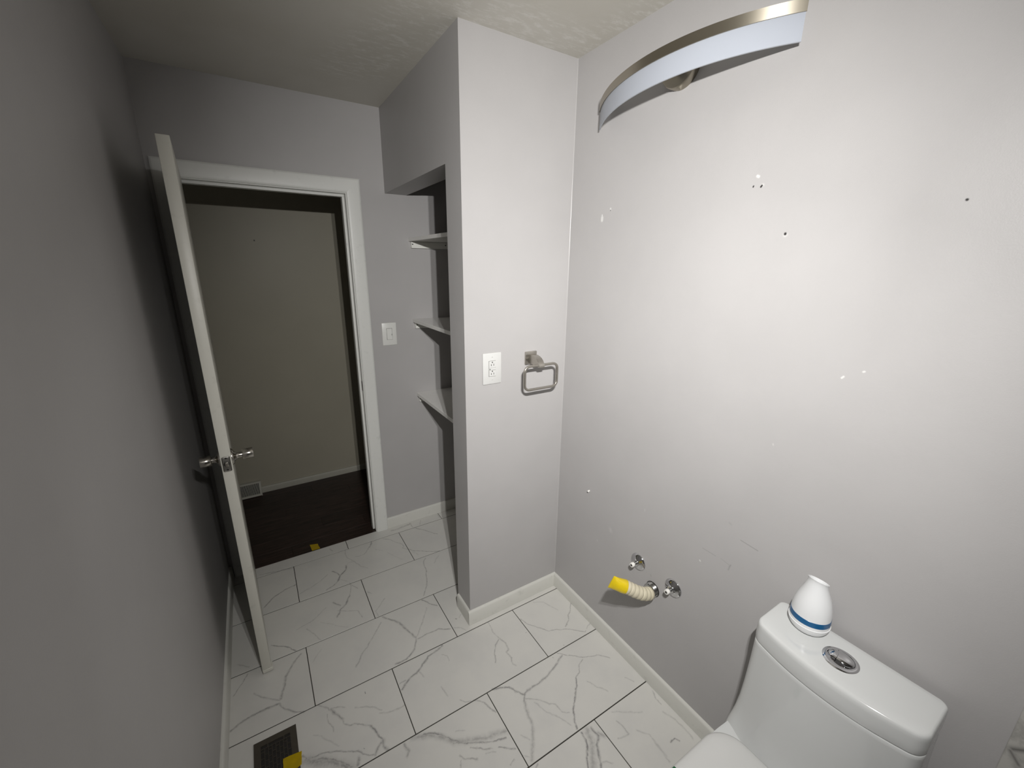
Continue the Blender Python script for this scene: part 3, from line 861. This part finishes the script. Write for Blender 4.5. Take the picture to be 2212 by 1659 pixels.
# tank
bm = bmesh.new(); L_ = []
for z_, hw, xc, xf in ((.30, .196, -.215, -.262), (.36, .195, -.205, -.248), (.395, .1925, -.192, -.232), (.415, .1900, -.182, -.220), (.44, .1870, -.175, -.211), (.48, .1835, -.170, -.205), (.54, .1805, -.168, -.200), (.62, .1778, -.167, -.1950), (.69, .1766, -.1672, -.1908), (.7005, .1766, -.1672, -.1908), (.7018, .1758, -.1664, -.1900), (.7022, .1715, -.162, -.186), (.7046, .1705, -.161, -.185)):
    L_.append(tank_loop(hw, -.028, xc, xf, z_))
bm_loft(bm, L_); link('tank', bm, M['ceramic'], tl, 50)
# bowl and skirted foot
def bowl_loop(hw, xb, xf, z_, n=64, p=2.5):
    out = []; cx = (xb + xf) / 2; hl = (xb - xf) / 2
    for k in range(n):
        a_ = 2 * math.pi * k / n; c, s = math.cos(a_), math.sin(a_)
        e = 2 / (4.0 if c > 0 else p)
        out.append((cx + hl * math.copysign(abs(c) ** e, c), TC + hw * math.copysign(abs(s) ** e, s), z_))
    return out
bm = bmesh.new(); L_ = []
for z_, hw, xb, xf in ((.0005, .125, -.05, -.58), (.02, .128, -.05, -.60), (.12, .132, -.045, -.63), (.22, .150, -.04, -.67), (.30, .176, -.035, -.70), (.355, .190, -.03, -.715), (.385, .193, -.03, -.720), (.3945, .189, -.034, -.716), (.397, .180, -.042, -.706)):
    L_.append(bowl_loop(hw, xb, xf, z_))
bm_loft(bm, L_); link('bowl', bm, M['ceramic'], tl, 50)
def seat_loop(ins, z_, xb=-.222, xf=-.725, hw=.1855):
    out = []; n = 14; rb = .075 - ins
    def cor(cx, cy, a0, a1, rx, ry):
        for k in range(n + 1):
            a_ = math.radians(a0 + (a1 - a0) * k / n); out.append((cx + rx * math.cos(a_), cy + ry * math.sin(a_), z_))
    cor(xb - .075, TC + hw - .075, 0, 90, rb, rb)
    cor(-.47, TC, 90, 270, (-.47 - xf) - ins, hw - ins)
    cor(xb - .075, TC - hw + .075, 270, 360, rb, rb)
    return out
bm = bmesh.new(); bm_loft(bm, [seat_loop(i_, z_) for i_, z_ in ((.008, .3975), (.004, .399), (.003, .409), (.006, .411))]); link('seat', bm, M['seat'], tl, 40)
bm = bmesh.new(); bm_loft(bm, [seat_loop(i_, z_) for i_, z_ in ((.005, .4114), (.001, .4135), (0, .4175), (.002, .4220), (.008, .4255), (.022, .4282), (.05, .4300), (.074, .4305))]); sl = link('seat_lid', bm, M['seat'], tl, 50)
bm = bmesh.new(); bm_loft(bm, [[(-.4345, TC + w_, z_), (-.470, TC + w_, z_), (-.470, TC + w_, z_ + .0012), (-.4345, TC + w_, z_ + .0012)] for w_, z_ in ((.1810, .4246), (.1740, .4268), (.1640, .4283), (.150, .4294))])
link('sticker', bm, M['green'], sl)
# flush button
BX, BY = -.1020, -1.2365
bm = bmesh.new(); bm_lathe(bm, [(.0375, .7600), (.0373, .7613), (.0340, .7632), (.0310, .7640), (.0285, .7636), (.0275, .7612), (.012, .7612)], 48, Matrix.Translation((BX, BY, 0))); fb = link('flush_button', bm, M['chrome'], tl, 50)
BX += .0035
EA, EB, CUT = .0205, .0275, .0085          # dome half-axes across and along the lid; the split sits off centre
for side, nm in ((1, 'half_flush'), (-1, 'full_flush')):
    bm = bmesh.new(); nu, nv = 14, 22; grid = []
    def dome(px_, py_):
        q_ = min(1., (px_ / EA) ** 2 + (py_ / EB) ** 2); return .7625 + .0105 * math.sqrt(1.0001 - q_)
    for j in range(nv + 1):
        px_ = EA * .86 * math.sin((j / nv - .5) * math.pi)
        ye = EB * math.sqrt(max(0., 1 - (px_ / EA) ** 2)) * side
        ys = CUT + .0030 * math.sin(px_ / EA * 2.6) + .00055 * side
        if (ye - ys) * side < .001: ye = ys + .001 * side
        grid.append([(px_, ys + (ye - ys) * (i_ / nu) ** .8) for i_ in range(nu + 1)])
    vv = [[bm.verts.new((BX + p[0], BY + p[1], dome(*p))) for p in row_] for row_ in grid]
    for j in range(nv):
        for i_ in range(nu): bm.faces.new((vv[j][i_], vv[j][i_ + 1], vv[j + 1][i_ + 1], vv[j + 1][i_]))
    be = [e for e in bm.edges if len(e.link_faces) == 1]
    ex = bmesh.ops.extrude_edge_only(bm, edges=be)
    for v in ex['geom']:
        if isinstance(v, bmesh.types.BMVert): v.co.z = .7612
    link(nm, bm, M['chrome'], fb, 45)

# ------------------------------------------------------------------ air freshener on the tank lid
FX, FY, FZ = -.0615, -1.1450, .7608
af = thing('air_freshener', (FX, FY, FZ), 'white bottle-shaped air freshener with a blue band on the tank lid', 'air freshener')
T = Matrix.Translation((FX, FY, FZ))
bm = bmesh.new(); bm_lathe(bm, [(.029, 0), (.034, .0012), (.0390, .0050), (.0428, .0110), (.0452, .0175), (.0463, .0240)], 48, T); link('base', bm, M['fresh_white'], af, 50)
bm = bmesh.new(); bm_lathe(bm, [(.0458, .0235), (.0470, .0240), (.0470, .0256), (.0455, .0262), (.0452, .0345)], 48, T); link('collar', bm, M['fresh_white'], af, 40)
bm = bmesh.new(); bm_lathe(bm, [(.0450, .0342), (.0455, .0347), (.0450, .0490), (.0444, .0496)], 48, T); link('blue_band', bm, M['fresh_blue'], af, 40)
# body, then a flared mouth cut on the slant
SLD = Vector((.997, -.07, 0)).normalized()      # side to which the mouth is cut down
bm = bmesh.new(); n_ = 48; loops = []
prof = [(.0446, .0490), (.0438, .062), (.0412, .078), (.0373, .093), (.0331, .106), (.0292, .1170), (.0260, .1265), (.0238, .1340), (.0228, .1400), (.0230, .1435), (.0238, .1465)]
inner = [(.0222, .1462), (.0212, .140), (.0202, .130), (.0192, .119)]
for r_, h_ in prof + inner:
    f_ = max(0., min(1., (h_ - .112) / .031)); l = []
    for k in range(n_):
        a_ = 2 * math.pi * k / n_; d_ = Vector((math.cos(a_), math.sin(a_), 0)); s_ = d_.dot(SLD)
        l.append(Vector((FX, FY, FZ + h_ - .0108 * f_ * s_)) + d_ * r_)
    loops.append(l)
bm_loft(bm, loops); bd = link('bottle', bm, M['fresh_white'], af, 50)
bm = bmesh.new()
A0 = math.atan2(-.55, -.84)
def lg(a_, z_, r_):
    return (FX + r_ * math.cos(a_), FY + r_ * math.sin(a_), FZ + z_)
bm_loft(bm, [[lg(A0 - .55 + .75 * k / 8, .1300 - .0010 * k / 8, .0254), lg(A0 - .55 + .75 * k / 8, .1332 - .0010 * k / 8, .0244)] for k in range(9)], closed=False, cap=False)
M['logo'] = plain('grey_print', (.22, .22, .22), .5, .3, 0., .3, 900.)
link('logo', bm, M['logo'], bd)

# ------------------------------------------------------------------ floor vent, tape, hallway register
fv = thing('floor_vent', (-1.352, -.21, 0), 'dark bronze floor vent in the tiles near the left wall', 'vent')
VX0, VX1, VY0, VY1 = -1.4205, -1.2835, -.365, -.0745
bm = bmesh.new()
def frame(bm, x0, y0, x1, y1, w, z0, z1):
    for lo, hi in (((x0, y0, z0), (x0 + w, y1, z1)), ((x1 - w, y0, z0), (x1, y1, z1)), ((x0 + w, y0, z0), (x1 - w, y0 + w, z1)), ((x0 + w, y1 - w, z0), (x1 - w, y1, z1))):
        bm_box(bm, lo, hi)
frame(bm, VX0, VY0, VX1, VY1, .0215, .0003, .0042); link('frame', bm, M['vent'], fv)
boxes('duct', M['dark'], [((VX0 + .0215, VY0 + .0215, .0002), (VX1 - .0215, VY1 - .0215, .0008))], fv)
x0, x1, y0, y1 = VX0 + .0215, VX1 - .0215, VY0 + .0215, VY1 - .0215
bm = bmesh.new()
bm_box(bm, (x0, y1 - .0135, .0012), (x1, y1 - .0115, .0036)); bm_box(bm, ((x0 + x1) / 2 - .026, y1 - .012, .0012), ((x0 + x1) / 2 - .023, y1, .0036)); bm_box(bm, ((x0 + x1) / 2 + .025, y1 - .012, .0012), ((x0 + x1) / 2 + .028, y1, .0036))
nx, ny = 8, 20
for i in range(1, nx): 
    x = x0 + (x1 - x0) * i / nx; bm_box(bm, (x - .0010, y0, .0012), (x + .0010, y1 - .0125, .0034))
for j in range(1, ny):
    yy = y0 + (y1 - .0125 - y0) * j / ny
    for i in range(nx):
        if (i + j) % 2: bm_box(bm, (x0 + (x1 - x0) * i / nx, yy - .0010, .0012), (x0 + (x1 - x0) * (i + 1) / nx, yy + .0010, .0034))
link('grille', bm, M['vent'], fv)

def tape(name, corners, lift, label, group):
    t_ = .0005; n_ = 6; rr = random.Random(len(label)); bm = bmesh.new()
    c = [Vector(p) for p in corners]; grid = []
    for j in range(n_ + 1):
        row_ = []
        for i in range(n_ + 1):
            u, v = i / n_, j / n_
            p = (c[0] * (1 - u) + c[1] * u) * (1 - v) + (c[3] * (1 - u) + c[2] * u) * v
            row_.append(bm.verts.new(p + Vector((rr.uniform(-.0006, .0006), rr.uniform(-.0006, .0006), lift * (math.sin(u * 5 + v * 3) * .5 + .5) + t_))))
        grid.append(row_)
    for j in range(n_):
        for i in range(n_): bm.faces.new((grid[j][i], grid[j][i + 1], grid[j + 1][i + 1], grid[j + 1][i]))
    bmesh.ops.solidify(bm, geom=bm.faces[:], thickness=.0004)
    return tag(link(name, bm, M['yellow'], None, 40, c[0]), label, 'tape', group)
tape('tape_strip', [(-1.3335, -.1815, .0046), (-1.2745, -.1860, .0040), (-1.2790, -.2340, .0040), (-1.3350, -.2480, .0046)], .0018, 'piece of yellow tape over the edge of the floor vent', 'yellow tape pieces on the floor')
tape('tape_strip', [(-1.1045, 1.0480, -.0036), (-1.0600, 1.0360, -.0036), (-1.0530, .9790, -.0036), (-1.0975, .9815, -.0036)], .0004, 'small yellow tape square on the dark hallway planks by the threshold', 'yellow tape pieces on the floor')

hr = thing('baseboard_register', (-1.48, HALL, 0), 'pale metal register at the foot of the hallway wall', 'vent')
RX0, RX1 = -1.69, -1.3325
bm = bmesh.new()
def slant(x0, z0, x1, z1, d0, d1, th=.004):
    """a strip on the sloping face: depth d at z"""
    f = lambda z_: HALL - (d0 + (d1 - d0) * z_ / .10)
    lo_ = [(x0, f(z0), z0), (x1, f(z0), z0), (x1, f(z1), z1), (x0, f(z1), z1)]
    bm_loft(bm, [lo_, [(p[0], p[1] + th, p[2]) for p in lo_]])
for a in ((RX0, .0, RX1, .0135), (RX0, .088, RX1, .0985), (RX0, .0135, RX0 + .012, .088), (RX1 - .012, .0135, RX1, .088)): slant(*a, .060, .020)
bm_loft(bm, [[(x, HALL - .0005, -.003), (x, HALL - .062, -.003), (x, HALL - .060, .004), (x, HALL - .020, .1), (x, HALL - .0005, .1)] for x in (RX1 - .0005, RX1 + .0025)])
bm_loft(bm, [[(x, HALL - .0005, .0985), (x, HALL - .0200, .0985), (x, HALL - .0005, .1015)] for x in (RX0, RX1 + .002)])
link('frame', bm, M['reg'], hr)
bm = bmesh.new(); slant(RX0 + .011, .012, RX1 - .011, .090, .050, .010); link('opening', bm, M['dark'], hr)
bm = bmesh.new(); k = 0; x = RX0 + .016
while x < RX1 - .014:
    slant(x, .0135, x + .0024, .088, .0585, .0185, .003); x += .0062
link('louvres', bm, M['reg'], hr)
